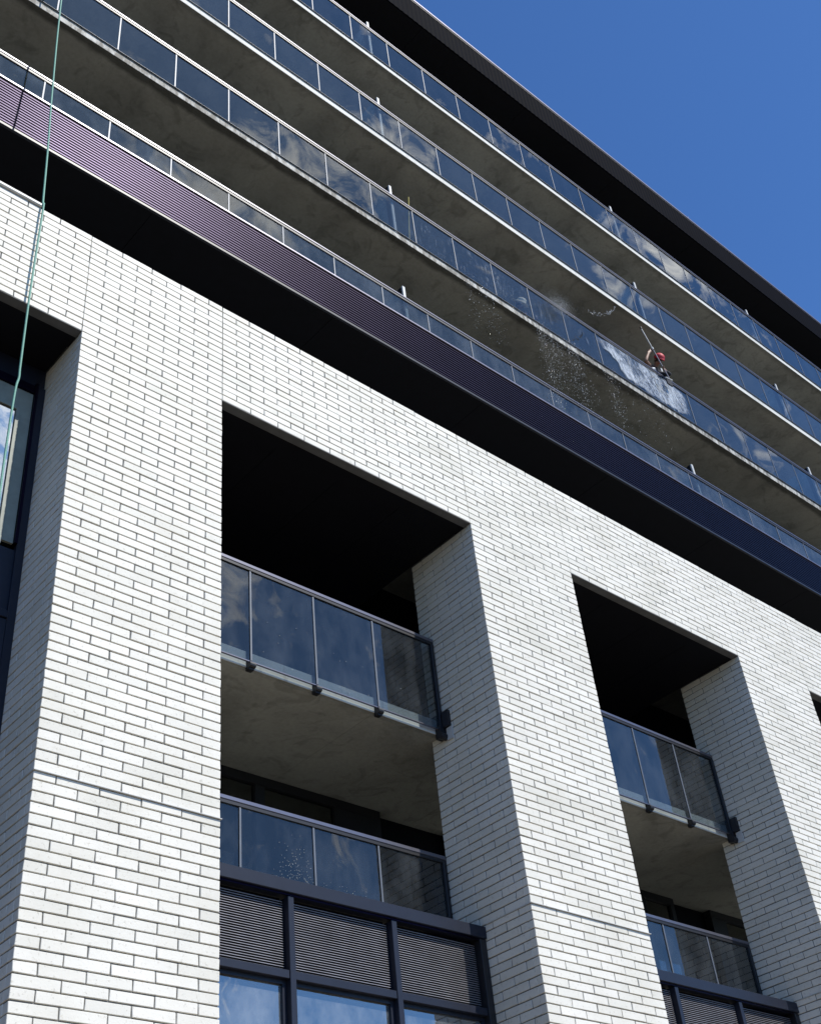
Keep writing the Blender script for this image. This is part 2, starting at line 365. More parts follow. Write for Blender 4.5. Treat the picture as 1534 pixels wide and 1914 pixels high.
def split_len(total, n, start_half):
    """list of (x0,x1) brick extents (joints removed) along `total` for n bricks"""
    L = total / n; out = []; x = 0.0
    if start_half: segs = [0.5]
    else: segs = []
    while sum(segs) < n - 1e-6:
        segs.append(min(1.0, n - sum(segs)))
    for s in segs:
        out.append((x, x + s * L)); x += s * L
    return [(a + (J / 2 if a > 1e-6 else 0), b - (J / 2 if b < total - 1e-6 else 0)) for a, b in out]
pier_labels = {
 0: 'white brick pier at the far left, mostly out of the picture',
 1: 'wide white brick pier left of the large glass balconies, under the green rope',
 2: 'white brick pier in the middle, between the two openings with glass balconies',
 3: 'white brick pier at the right edge, right of the smaller opening with balconies',
 4: 'white brick pier beyond the right edge of the picture'}
for pi, (x0, x1, nb, par) in enumerate(PIERS):
    if pi == 0: continue
    t = thing('brick_pier', pier_labels[pi], 'brick pier', 'white brick piers of the podium')
    br = []
    hidden = 1 if pi == 4 else 0
    gapx = 0.004                               # control joint half-width
    for k, (z0, z1) in enumerate(rows):
        zc, lz = (z0 + z1) / 2, (z1 - z0) - J
        # rows counted from the relief joint so that the bond parity matches
        half = ((k - NLOW + par + 1) % 2 == 0)
        for a, b in split_len(x1 - x0, nb, half):
            br.append((x0 + (a + b) / 2, 0.045, zc, b - a, 0.09, lz, hidden))
        if z0 < Z_LINT - 0.01:                # returns into the openings
            ys = split_len(DEPTH, 3, not half)
            for s, xs in ((0, x0 + 0.045), (1, x1 - 0.045)):
                for n_, (a, b) in enumerate(ys):
                    a2 = max(a, 0.0905)
                    if b - a2 < 0.03: continue
                    if pi == 1 and s == 0 and a2 > 0.80: continue
                    br.append((xs, (a2 + b) / 2, zc, 0.09, b - a2, lz, hidden if s == 0 else 1))
    place_bricks(t, br)
    i = 0.012
    box('mortar_core', x0 + i, x1 - i, i, DEPTH - i, Z_BOT, Z_LINT, 'mortar', t)
    box('mortar_bed', x0 + i, x1 - i, i, 0.30, Z_LINT, Z_TOP - 0.004, 'mortar', t)
    box('pier_base', x0 + 0.002, x1 - 0.002, 0.002, DEPTH, 0.12, Z_BOT, 'brick', t)
    m = MB().box(x0 - 0.010, x1 + 0.010, -0.019, 0.02, Z_BJ - 0.004, Z_BJ + 0.002)
    m.box(x0 - 0.010, x0 + 0.02, 0.02, 0.7, Z_BJ - 0.004, Z_BJ + 0.002)
    m.build('ledge_flashing', 'white', t)

band_labels = ['white brick band over the window at the left edge, with the green rope across it',
               'white brick band above the large glass balconies, between two piers',
               'white brick band above the smaller opening with balconies at the right',
               'white brick band at the right edge above the barely visible opening']
for bi in range(4):
    x0 = PIERS[bi][1] + 0.008; x1 = PIERS[bi + 1][0] - 0.008
    t = thing('brick_band', band_labels[bi], 'brick band', 'white brick bands over the openings')
    br = []
    for k, (z0, z1) in enumerate(rows):
        if z0 < Z_LINT - 0.01: continue
        zc, lz = (z0 + z1) / 2, (z1 - z0) - J
        for a, b in split_len(x1 - x0, 10, k % 2 == 0):
            br.append((x0 + (a + b) / 2, 0.045, zc, b - a, 0.09, lz, 0 if x0 + a < 19.9 else 1))
    place_bricks(t, br)
    box('mortar_bed', x0, x1, 0.012, 0.30, Z_LINT + 0.012, Z_TOP - 0.004, 'mortar', t)
    box('lintel_plate', x0 - 0.006, x1 + 0.006, 0.004, 0.125, Z_LINT - 0.004, Z_LINT + 0.004, 'lintel', t)
    box('lintel_board', x0 - 0.006, x1 + 0.006, 0.126, 0.30, Z_LINT - 0.002, Z_LINT + 0.010, 'soffit_black', t)
    # black boarded ceiling of the opening
    for n_ in range(4):
        w = (x1 - x0) / 4
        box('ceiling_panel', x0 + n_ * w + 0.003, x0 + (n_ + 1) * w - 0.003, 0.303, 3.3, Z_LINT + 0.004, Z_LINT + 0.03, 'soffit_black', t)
cap = box('parapet_cap', -4.0, 3.40, -0.03, 0.34, Z_TOP + 0.002, Z_TOP + 0.05, 'white', None, 0.008)
tag(cap, 'white metal cap along the top of the brick band, ending at the green rope', 'parapet cap')

# podium roof terrace with the recessed dark storey behind it
tag(box('terrace_slab', -4, 36, 0.31, 12, Z_TOP - 0.30, Z_TOP - 0.02, 'concrete'), 'dark terrace slab behind the top of the white brick', 'slab', kind='structure')
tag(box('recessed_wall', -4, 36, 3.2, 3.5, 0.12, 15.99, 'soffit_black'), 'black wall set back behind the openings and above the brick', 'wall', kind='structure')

# ------------------------------------------------------------------ podium balcony slabs
def slab(name, label, x0, x1, yf, yb, z0, z1, mat, edgemat, seams=()):
    t = thing(name, label, 'balcony slab', 'concrete balcony slabs')
    box('deck', x0, x1, yf + 0.012, yb, z0, z1, mat, t)
    box('edge_band', x0, x1, yf - 0.0, yf + 0.011, z0 + 0.002, z1 + 0.003, edgemat, t, 0.003)
    d = MB()
    d.box(x0, x1, yf + 0.05, yf + 0.062, z0 - 0.006, z0 + 0.001)
    d.build('drip_bead', mat, t)
    fx = x0 + 1.37
    while fx < x1 - 0.5:
        box('formwork_seam', fx, fx + 0.006, yf + 0.07, yb - 0.01, z0 - 0.0035, z0 + 0.001, mat, t); fx += 2.44
    return t
slab('balcony_slab', 'grey concrete slab across the podium openings, halfway up, white strip on its edge', 5.0, 36, 1.03, 3.2, 9.10, 9.31, 'concrete', 'edge_white')
slab('balcony_slab', 'lower concrete slab of the podium, hidden behind the louvred window fronts', 5.0, 36, 1.24, 3.2, 6.30, 6.50, 'concrete', 'edge_dark')

# ------------------------------------------------------------------ podium railings
def podium_rail(label, x0, x1, y, zt, zb, posts, clamps, glass='glass', end=True):
    t = thing('balcony_railing', label, 'railing', 'glass railings inside the brick openings')
    rz = zt
    e = x1 - 0.16
    box('top_rail', x0, x1 - 0.02, y - 0.03, y + 0.03, rz - 0.045, rz, 'rail', t, 0.004)
    box('rail_channel', x0, x1 - 0.02, y - 0.022, y + 0.02, rz - 0.085, rz - 0.0455, 'black', t)
    box('bottom_rail', x0, x1 - 0.05, y - 0.012, y + 0.014, zb - 0.018, zb - 0.001, 'rail', t, 0.003)
    ps = [x0] + list(posts) + [x1 - 0.07]
    for a, b in zip(ps[:-1], ps[1:]):
        g = box('glass_panel', a + 0.008, b - 0.008, y - 0.005, y + 0.005, zb, rz - 0.086, glass, t)
        g.rotation_euler = (rng.uniform(-.002, .002), 0, rng.uniform(-.003, .003))
    for p in posts:
        box('glass_strip', p - 0.013, p + 0.013, y - 0.016, y - 0.006, zb, rz - 0.09, 'postgrey', t, 0.003)
        po = box('post', p - 0.024, p + 0.024, y + 0.012, y + 0.062, zb - 0.05, rz - 0.086, 'black', t)
        if clamps:
            m = MB().tube([(p - 0.035, y - 0.01, zb - 0.055), (p + 0.045, y - 0.01, zb - 0.055)], 0.038, 12)
            m.box(p - 0.03, p + 0.04, y - 0.01, y + 0.06, zb - 0.11, zb - 0.02)
            under(m.build('clamp', 'black'), po)
    if end:
        box('end_post', x1 - 0.07, x1 - 0.02, y - 0.03, y + 0.04, zb - 0.10, rz - 0.086, 'black', t, 0.004)
        if clamps:
            m = MB().box(x1 - 0.10, x1 - 0.004, y - 0.05, y + 0.05, zb - 0.14, zb + 0.03)
            m.box(x1 - 0.05, x1 - 0.004, y - 0.15, y - 0.04, zb + 0.0, zb + 0.22)
            m.tube([(x1 - 0.12, y - 0.04, zb - 0.12), (x1 - 0.01, y - 0.04, zb - 0.12)], 0.045, 10)
            wb = m.build('wall_bracket', 'black', t)
            bp = box('bracket_plate', x1 - 0.02, x1 - 0.004, y - 0.17, y - 0.07, zb - 0.18, zb - 0.01, 'white'); under(bp, wb)
    return t
x1L, x2L, x3L, x4L = 4.058, 9.916, 15.95, 21.99
podium_rail('upper glass railing of the large opening, cloud mirrored at its left', 5.9, x2L, 0.985, 10.51, 9.165, [6.96, 7.90, 8.845], True)
podium_rail('upper glass railing of the smaller opening at the right', 11.94, x3L, 0.985, 10.50, 9.165, [12.98, 13.95, 14.92], True)
podium_rail('glass railing of the opening cut off by the right edge', 17.98, x4L, 0.985, 10.50, 9.165, [19.0, 20.0, 21.0], True)
podium_rail('lower glass railing of the large opening, above the louvre panels, water drops on it', 5.9, x2L, 1.22, 7.57, 6.55, [6.96, 7.93, 8.86], False)
podium_rail('lower glass railing of the smaller opening, above the louvre panels', 11.94, x3L, 1.22, 7.57, 6.55, [12.98, 13.94, 14.92], False)
podium_rail('lower glass railing beyond the right edge of the picture', 17.98, x4L, 1.22, 7.57, 6.55, [19.0, 20.0, 21.0], False)

# ------------------------------------------------------------------ window fronts with louvre panels
def window_front(label, x0, x1):
    t = thing('window_front', label, 'window front', 'charcoal window fronts with louvre panels')
    y = 0.71
    box('sill_beam', x0 + 0.004, x1 - 0.004, y, y + 0.30, 6.425, 6.56, 'frame', t, 0.004)
    box('drip_edge', x0 + 0.004, x1 - 0.10, y + 0.03, y + 0.05, 6.405, 6.424, 'louvre', t)
    w = (x1 - x0) / 3
    yb = y + 0.115
    mull = [x0 + w, x0 + 2 * w]
    for mxx in mull:
        box('mullion', mxx - 0.035, mxx + 0.035, y + 0.03, y + 0.20, 3.6, 6.40, 'frame', t, 0.004)
    box('side_jamb', x1 - 0.10, x1 - 0.004, y + 0.02, y + 0.25, 3.6, 6.42, 'black', t, 0.003)
    box('side_jamb', x0 + 0.004, x0 + 0.06, y + 0.02, y + 0.25, 3.6, 6.42, 'black', t, 0.003)
    edges = [x0 + 0.06] + mull + [x1 - 0.10]
    for i in range(3):
        a = edges[i] + (0.036 if i else 0.001); b = edges[i + 1] - (0.036 if i < 2 else 0.001)
        box('transom', a, b, y + 0.04, y + 0.20, 5.595, 5.675, 'frame', t, 0.004)
        box('transom', a, b, y + 0.04, y + 0.20, 3.9, 4.0, 'frame', t, 0.004)
        n = 28; z0, z1 = 5.70, 6.385; p = (z1 - z0) / n
        L = b - a - 0.03
        V, F = [], []
        panel = box('louvre_panel', a, b, yb + 0.055, yb + 0.07, 5.68, 6.42, 'soffit_black', t)
        # blade: a thin sheet sloping outwards and down
        prof = [(-0.012, 0.0), (0.030, p * 0.95), (0.033, p * 0.95), (-0.006, -0.004), (-0.012, -0.004)]
        for sx in (-L / 2, L / 2):
            V += [(sx, q[0], q[1]) for q in prof]
        k = len(prof)
        F = [tuple(range(k)), tuple(range(2 * k - 1, k - 1, -1))] + [(j, j + k, (j + 1) % k + k, (j + 1) % k) for j in range(k)]
        me = mesh_from('louvre_blade', V, F); me.materials.append(MAT['louvre_grey'])
        for q in range(n):
            o = bpy.data.objects.new('louvre_blade', me); COL.objects.link(o)
            o.location = ((a + b) / 2, yb, z0 + p * q); under(o, panel)
        box('pane', a + 0.02, b - 0.02, y + 0.13, y + 0.14, 4.0, 5.59, 'glass_blue', t)
        m = MB(); m.box(a, a + 0.045, y + 0.10, y + 0.13, 4.0, 5.594); m.box(b - 0.045, b, y + 0.10, y + 0.13, 4.0, 5.594); m.box(a + 0.045, b - 0.045, y + 0.10, y + 0.13, 5.555, 5.594)
        m.build('sash', 'frame', t)
    box('blind', x0 + 0.01, x1 - 0.01, y + 0.30, y + 0.32, 3.6, 5.59, 'blind', t)
    return t
window_front('charcoal window front with three louvre panels below the large opening', 5.885, x2L)
window_front('charcoal window front with louvre panels at the lower right corner', 11.924, x3L)
window_front('charcoal window front beyond the right edge of the picture', 17.97, x4L)

# window unit of the opening at the left edge
t = thing('corner_window', 'tall window with a grey green frame behind the green rope at the left edge', 'window')
y = 0.72
box('black_surround', 0.03, 4.055, y + 0.06, y + 0.30, 11.56, 11.865, 'frame', t)
box('black_surround', 3.97, 4.055, y + 0.02, y + 0.12, 3.8, 11.56, 'frame', t)
box('frame_bar', 3.935, 3.968, y + 0.0, y + 0.10, 9.36, 11.58, 'louvre', t)
m = MB(); m.box(0.2, 3.93, y + 0.03, y + 0.06, 11.14, 11.42); m.box(3.80, 3.93, y + 0.03, y + 0.06, 9.36, 11.14); m.box(0.2, 3.80, y + 0.03, y + 0.06, 9.36, 9.40)
m.build('window_frame', 'greygreen', t)
box('head_flashing', 0.2, 3.93, y + 0.0, y + 0.06, 11.425, 11.53, 'louvre', t)
m = MB(); m.box(0.2, 3.80, y + 0.012, y + 0.03, 11.10, 11.14); m.box(3.76, 3.80, y + 0.012, y + 0.03, 9.30, 11.10)
m.build('inner_sash', 'greygreen', t)
box('pane', 0.2, 3.76, y + 0.035, y + 0.045, 9.40, 11.10, 'glass_mirror', t)
box('spandrel_panel', 0.03, 3.97, y + 0.05, y + 0.10, 8.56, 9.30, 'frame', t)
box('transom', 0.03, 3.97, y + 0.0, y + 0.12, 8.47, 8.55, 'frame', t, 0.004)
box('pane', 0.2, 3.86, y + 0.05, y + 0.06, 6.2, 8.42, 'glass_window', t)
box('frame_bar', 3.86, 3.965, y + 0.02, y + 0.12, 3.8, 8.46, 'frame', t)
box('spandrel_panel', 0.03, 3.86, y + 0.05, y + 0.10, 3.8, 6.15, 'frame', t)
box('room_back', 0.03, 4.05, y + 0.31, y + 0.34, 3.8, 11.86, 'interior', t)

# glazed balcony walls at the back of the openings
for bi, (xa, xb, lab) in enumerate([(5.9, 10.6, 'dark glazed wall at the back of the large opening'),
                                    (11.9, 17.0, 'dark glazed wall at the back of the smaller opening'),
                                    (18.0, 23.0, 'dark glazed wall at the back of the opening at the right edge')]):
    t = thing('balcony_window_wall', lab, 'window wall', 'glazed walls at the back of the brick openings')
    yb = 3.05
    box('header', xa, xb, yb, 3.19, 8.975, 9.095, 'black', t)
    xs_ = [(6.1, 6.9), (7.0, 8.50), (8.65, 9.79)] if bi == 0 else [(xa + 2.7, xa + 3.5), (xa + 4.35, xa + 5.0)] if bi == 1 else [(xa + 0.4, xa + 1.6), (xa + 1.8, xa + 3.0)]
    prev = xa
    for a, b in xs_:
        box('stile', prev, a, yb, 3.19, 6.51, 8.97, 'black', t)
        box('pane', a, b, yb + 0.04, yb + 0.05, 6.6, 8.97, 'glass_window', t)
        box('curtain', a, b, yb + 0.09, yb + 0.10, 6.6, 8.97, 'interior', t)
        prev = b
    box('stile', prev, xb, yb, 3.19, 6.51, 8.97, 'black', t)
    box('dark_cladding', xa, xb, yb, 3.19, 9.315, 11.865, 'soffit_black', t)

# ------------------------------------------------------------------ upper storeys
XA, XB = -1.6, 37.0
YF = 0.97
slab_b = [16.306, 19.256, 22.180, 25.130]
# rail tops, measured floor by floor
rail_t = [17.575, 20.45, 23.39, 26.33]
st_names = ['lowest', 'second', 'third', 'top']
slab('balcony_slab', 'concrete slab hidden behind the purple louvre fascia', XA, XB, 1.0, 3.4, 16.306, 16.50, 'concrete', 'edge_dark')
slab('balcony_slab', 'long concrete slab with a dirty, water stained edge, under the window washer', XA, XB, YF, 3.4, 19.256, 19.41, 'concrete_wet', 'edge_dirty')
slab('balcony_slab', 'long concrete slab with a clean white edge above the window washer', XA, XB, YF, 3.4, 22.195, 22.35, 'concrete', 'edge_white')
slab('balcony_slab', 'highest long concrete slab with a bright white edge, under the black roof soffit', XA, XB, YF, 3.4, 25.155, 25.30, 'concrete', 'edge_white')
# cleaner stretch of the stained edge at the right
pitch = 1.027
post_x = [4.58 + pitch * i for i in range(-6, 32)]
rl = ['glass railing on top of the purple louvre fascia, lowest of the four long ones',
      'long glass railing with soap suds where the window washer leans over',
      'long glass railing above the window washer, third from below',
      'topmost long glass railing, just under the black roof soffit']
zbs = [17.03, 19.42, 22.36, 25.31]
for f in range(4):
    t = thing('balcony_railing', rl[f], 'railing', 'long glass railings of the upper storeys')
    zt, zb = rail_t[f], zbs[f]; y = YF - 0.02
    box('top_rail', XA, XB, y - 0.03, y + 0.03, zt - 0.033, zt, 'rail', t, 0.004)
    box('rail_channel', XA, XB, y - 0.02, y + 0.02, zt - 0.085, zt - 0.0335, 'black', t)
    for i in range(len(post_x) - 1):
        a, b = post_x[i], post_x[i + 1]
        mat = 'glass_misty' if f == 0 else 'glass_upper'
        g = box('glass_panel', a + 0.008, b - 0.008, y - 0.006, y + 0.004, zb, zt - 0.086, mat, t)
        g.rotation_euler = (rng.uniform(-.0025, .0025), 0, rng.uniform(-.004, .004))
    for p in post_x:
        box('post', p - 0.011, p + 0.011, y - 0.012, y - 0.007, zb, zt - 0.09, 'postgrey', t)
    box('bottom_channel', XA, XB, y - 0.008, y + 0.016, zb - 0.006 if f else zb - 0.03, zb - 0.001, 'postgrey', t)

# privacy screens between neighbouring balconies
fl = [16.50, 19.415, 22.355, 25.305]
wh = ['left of centre', 'right of centre', 'far right']
for ci, cx in enumerate((10.31, 18.32, 24.10, 30.2)):
    for f in range(4):
        lab = ['frosted privacy screen with white post, %s long balcony, %s' % (st_names[f], w) for w in
               ('above the middle of the brick', 'near the window washer', 'near the right edge', 'beyond the right edge')][ci]
        t = thing('privacy_screen', lab, 'privacy screen', 'privacy screens between balconies')
        zt = rail_t[f] + 0.40
        box('post', cx - 0.03, cx + 0.03, 1.00, 1.035, fl[f], zt, 'white', t, 0.003)
        box('post_backing', cx - 0.035, cx - 0.005, 1.036, 1.12, fl[f], zt - 0.01, 'black', t)
        box('glass_panel', cx - 0.022, cx - 0.012, 1.121, 2.70, fl[f] + 0.05, zt - 0.02, 'frosted', t)
        box('rear_post', cx - 0.03, cx + 0.03, 2.71, 2.75, fl[f], zt, 'black', t)

# window walls at the back of the upper balconies
wl = ['dark window wall behind the lowest long balcony', 'dark window wall behind the second long balcony', 'dark window wall behind the third long balcony', 'dark window wall behind the top long balcony']
tops = [19.25, 22.19, 25.15, 28.02]
for f in range(4):
    t = thing('balcony_window_wall', wl[f], 'window wall', 'window walls of the upper storeys')
    box('cladding', XA, XB, 3.25, 3.45, fl[f], tops[f], 'black', t)
    for i in range(12):
        a = XA + 0.6 + i * 3.1
        box('pane', a, a + 2.3, 3.20, 3.21, fl[f] + 0.1, tops[f] - 0.35, 'glass_window', t)

# purple louvre fascia
t = thing('louvre_fascia', 'long fascia of purple black louvre slats between the black soffit and the lowest railing', 'louvre fascia')
n = 15; z0, z1 = 16.075, 16.955; p = (z1 - z0) / n
V, F = [], []
k = 6; prof = [(0.000, 0.010), (0.0, 0.034), (0.006, 0.038), (0.040, 0.038), (0.040, 0.034), (0.008, 0.008)]
L = XB - XA
for sx in (-L / 2, L / 2): V += [(sx, q[0], q[1]) for q in prof]
F = [tuple(range(k)), tuple(range(2 * k - 1, k - 1, -1))] + [(j, j + k, (j + 1) % k + k, (j + 1) % k) for j in range(k)]
me = mesh_from('slat', V, F); me.materials.append(MAT['louvre'])
for q in range(n):
    o = bpy.data.objects.new('slat', me); COL.objects.link(o); o.parent = t; o.location = ((XA + XB) / 2, 0.925, z0 + p * q)
box('slat_backing', XA, XB, 0.972, 0.99, 16.02, 16.98, 'soffit_black', t)
box('bottom_frame', XA, XB, 0.93, 0.971, 16.018, 16.068, 'frame', t, 0.004)
box('top_flashing', XA, XB, 0.905, 0.99, 16.962, 17.0, 'flashing', t, 0.004)
t = thing('soffit', 'black boarded soffit between the white brick and the purple louvres', 'soffit')
xs_ = [XA]; xx = -1.1
while xx < XB: xs_.append(xx); xx += 3.235
xs_.append(XB)
for a, b in zip(xs_[:-1], xs_[1:]):
    box('soffit_panel', a + 0.004, b - 0.004, 0.97, 3.2, 16.022, 16.05, 'soffit_black', t)

# roof
t = thing('roof_overhang', 'black roof overhang with dark corrugated edge and pale flashing against the blue sky', 'roof')
YR = 0.80
for i in range(12):
    a = XA + (XB + 2 - XA) * i / 12; b = XA + (XB + 2 - XA) * (i + 1) / 12
    box('soffit_panel', a + 0.003, b - 0.003, YR + 0.035, 3.4, 28.03, 28.06, 'soffit_black', t)
V, F = [], []
nx = int((XB + 2 - XA) / 0.036)
for i in range(nx + 1):
    xx = XA + i * 0.036; yy = YR + (0.0 if (i // 2) % 2 else 0.006)
    V += [(xx, yy, 28.03), (xx, yy, 28.985), (xx, YR + 0.034, 28.985), (xx, YR + 0.034, 28.03)]
for i in range(nx):
    a = i * 4
    for j in range(4): F.append((a + j, a + 4 + j, a + 4 + (j + 1) % 4, a + (j + 1) % 4))
me = mesh_from('corrugated_sheet', V, F); me.materials.append(MAT['corrugated']); link('corrugated_sheet', me, t)
box('roof_flashing', XA, XB + 2, YR - 0.02, YR + 0.30, 28.99, 29.06, 'flashing', t, 0.006)
box('shadow_gap', XA, XB + 2, YR - 0.004, YR + 0.1, 28.955, 28.988, 'black', t)
box('roof_deck', XA, XB + 2, YR + 0.036, 12, 28.07, 28.95, 'black', t)
for i, fx in enumerate((22.1, 26.6, 31.0)):
    m = MB().box(fx, fx + 0.05, YR - 0.01, YR + 0.06, 29.061, 29.13); m.build('roof_clip', 'flashing', t)

# building body behind everything
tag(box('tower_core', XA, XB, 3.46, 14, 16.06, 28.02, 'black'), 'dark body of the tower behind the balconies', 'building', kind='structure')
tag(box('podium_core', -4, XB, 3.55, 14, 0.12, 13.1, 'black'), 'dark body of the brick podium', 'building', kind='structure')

# ------------------------------------------------------------------ rope
pts = [(3.40, 0.77, 29.08), (3.41, 0.75, 27.0), (3.425, 0.69, 23.0), (3.44, 0.55, 19.0), (3.44, 0.34, 16.4), (3.43, 0.16, 14.9), (3.41, 0.0, 13.62), (3.405, -0.045, 13.50), (3.40, -0.05, 12.6), (3.40, -0.055, 11.8),
       (3.415, -0.05, 10.9), (3.42, -0.05, 10.72), (3.402, -0.05, 10.5), (3.40, -0.05, 9.6), (3.41, -0.06, 8.0), (3.40, -0.05, 5.0), (3.42, -0.06, 2.0), (3.5, -0.1, 0.14)]
def smooth(P_, k_=6):
    P_ = [Vector(q) for q in P_]; out = []
    for i in range(len(P_) - 1):
        a, b, c, d = P_[max(i - 1, 0)], P_[i], P_[i + 1], P_[min(i + 2, len(P_) - 1)]
        for j in range(k_):
            u = j / k_
            out.append(0.5 * ((2 * b) + (c - a) * u + (2 * a - 5 * b + 4 * c - d) * u * u + (3 * b - a - 3 * c + d) * u ** 3))
    return out + [P_[-1]]
ro = MB().tube(smooth(pts), 0.0125, 8).build('rope', 'rope')
for p_ in ro.data.polygons: p_.use_smooth = True
tag(ro, 'pale green rope hanging from the roof down over the white brick at the left', 'rope')

# ------------------------------------------------------------------ people
def skin_body(name, joints, bones, mats, root, parent, matkeys, sub=2):
    """joints {n:(co,r)}, bones [(a,b)], mats {joint: material slot}"""
    names = list(joints); V = [joints[n][0] for n in names]; E = [(names.index(a), names.index(b)) for a, b in bones]
    me = bpy.data.meshes.new(name); me.from_pydata(V, E, [])
    o = bpy.data.objects.new(name, me); COL.objects.link(o)
    md = o.modifiers.new('skin', 'SKIN'); md.use_smooth_shade = True
    if not me.skin_vertices: pass
    sv = me.skin_vertices[0].data if me.skin_vertices else None
    if sv is None:
        bpy.context.view_layer.objects.active = o
        return None
    for i, n_ in enumerate(names):
        r = joints[n_][1]; sv[i].radius = (r if isinstance(r, tuple) else (r, r)); sv[i].use_root = (n_ == root)
    ss = o.modifiers.new('sub', 'SUBSURF'); ss.levels = sub; ss.render_levels = sub
    dg = bpy.context.evaluated_depsgraph_get(); dg.update()
    me2 = bpy.data.meshes.new_from_object(o.evaluated_get(dg))
    bpy.data.objects.remove(o)
    me2.materials.clear()
    for k_ in matkeys: me2.materials.append(MAT[k_])
    P = [Vector(v) for v in V]
    for pl in me2.polygons:
        c = pl.center; best = min(range(len(bones)), key=lambda q: seg_d(c, P[E[q][0]], P[E[q][1]]))
        pl.material_index = mats.get(bones[best], 0); pl.use_smooth = True
    ob = bpy.data.objects.new(name, me2); COL.objects.link(ob); ob.parent = parent
    return ob
def seg_d(p, a, b):
    ab = b - a; t_ = max(0, min(1, (p - a).dot(ab) / max(ab.length_squared, 1e-9))); return (a + ab * t_ - p).length
def add_skin(me):
    pass
def lathe(prof, n=16, sx=1.0, sy=1.0):
    V = []; F = []
    for r_, z_ in prof:
        for k_ in range(n): V.append((r_ * sx * math.cos(2 * math.pi * k_ / n), r_ * sy * math.sin(2 * math.pi * k_ / n), z_))
    for i in range(len(prof) - 1):
        for k_ in range(n): F.append((i * n + k_, i * n + (k_ + 1) % n, (i + 1) * n + (k_ + 1) % n, (i + 1) * n + k_))
    F.append(tuple(range(n - 1, -1, -1))); F.append(tuple((len(prof) - 1) * n + k_ for k_ in range(n)))
    return V, F
import bmesh
def make_person(name, label, J_, hands, matkeys, slots, hat, hatmat, facing, brim):
    t = thing(name, label, 'person')
    bones = [('pelvis', 'waist'), ('waist', 'chest'), ('chest', 'neck'), ('neck', 'jaw'), ('jaw', 'crown'),
             ('chest', 'shL'), ('shL', 'elL'), ('elL', 'wrL'), ('wrL', 'haL'),
             ('chest', 'shR'), ('shR', 'elR'), ('elR', 'wrR'), ('wrR', 'haR'),
             ('pelvis', 'hipL'), ('hipL', 'knL'), ('knL', 'anL'), ('anL', 'toL'),
             ('pelvis', 'hipR'), ('hipR', 'knR'), ('knR', 'anR'), ('anR', 'toR')]
    rad = dict(pelvis=(.15, .11), waist=(.135, .10), chest=(.165, .115), neck=.052, jaw=(.062, .068), crown=(.078, .09),
               shL=.062, elL=.045, wrL=.03, haL=(.018, .038), shR=.062, elR=.045, wrR=.03, haR=(.018, .038),
               hipL=.09, knL=.06, anL=.042, toL=(.035, .03), hipR=.09, knR=.06, anR=.042, toR=(.035, .03))
    joints = {k_: (J_[k_], rad[k_]) for k_ in rad}
    for s in 'LR':
        w = Vector(J_['wr' + s]); h = Vector(J_['ha' + s]); d = (h - w).normalized()
        side = Vector((0, 1, 0)).cross(d)
        side = side.normalized() if side.length > .1 else Vector((1, 0, 0))
        nrm = side.cross(d)
        for fi, (o_, ln) in enumerate(((-.030, .062), (-.010, .074), (.010, .069), (.029, .054))):
            a = h + side * o_ + d * .012; b = a + d * ln * .55 + nrm * .012; c = b + d * ln * .2 + nrm * .03
            for nm, q, r_ in (('a', a, .0095), ('b', b, .0088), ('c', c, .0075)):
                joints['f%s%d%s' % (s, fi, nm)] = (tuple(q), r_)
            bones += [('ha' + s, 'f%s%da' % (s, fi)), ('f%s%da' % (s, fi), 'f%s%db' % (s, fi)), ('f%s%db' % (s, fi), 'f%s%dc' % (s, fi))]
        a = w + d * .02 + side * -.035; b = a + d * .035 + side * -.02 + nrm * .02
        joints['t%sa' % s] = (tuple(a), .011); joints['t%sb' % s] = (tuple(b), .009)
        bones += [('wr' + s, 't%sa' % s), ('t%sa' % s, 't%sb' % s)]
    # skin layer exists only after bmesh verify
    names = list(joints)
    bm = bmesh.new(); ly = bm.verts.layers.skin.verify()
    vs = [bm.verts.new(joints[n_][0]) for n_ in names]
    for a, b in bones: bm.edges.new((vs[names.index(a)], vs[names.index(b)]))
    for i, n_ in enumerate(names):
        r_ = joints[n_][1]; vs[i][ly].radius = r_ if isinstance(r_, tuple) else (r_, r_); vs[i][ly].use_root = (n_ == 'pelvis')
    me = bpy.data.meshes.new('body'); bm.to_mesh(me); bm.free()
    o = bpy.data.objects.new('body_tmp', me); COL.objects.link(o)
    md = o.modifiers.new('skin', 'SKIN'); md.use_smooth_shade = True
    ss = o.modifiers.new('sub', 'SUBSURF'); ss.levels = 2; ss.render_levels = 2
    dg = bpy.context.evaluated_depsgraph_get(); dg.update()
    me2 = bpy.data.meshes.new_from_object(o.evaluated_get(dg)); bpy.data.objects.remove(o)
    me2.materials.clear()
    for k_ in matkeys: me2.materials.append(MAT[k_])
    P = {n_: Vector(joints[n_][0]) for n_ in names}
    for pl in me2.polygons:
        best = min(bones, key=lambda q: seg_d(pl.center, P[q[0]], P[q[1]]))
        key = best[1]
        pl.material_index = slots.get(key, slots.get(key[:2], 0 if key[0] in 'ft' else 0)); pl.use_smooth = True
    ob = bpy.data.objects.new('body', me2); COL.objects.link(ob); ob.parent = t
    # face
    hc = Vector(J_['jaw']).lerp(Vector(J_['crown']), 0.55); fwd = Vector(facing).normalized(); up = (Vector(J_['crown']) - Vector(J_['jaw'])).normalized()
    fwd = (fwd - up * fwd.dot(up)).normalized(); rt = fwd.cross(up)
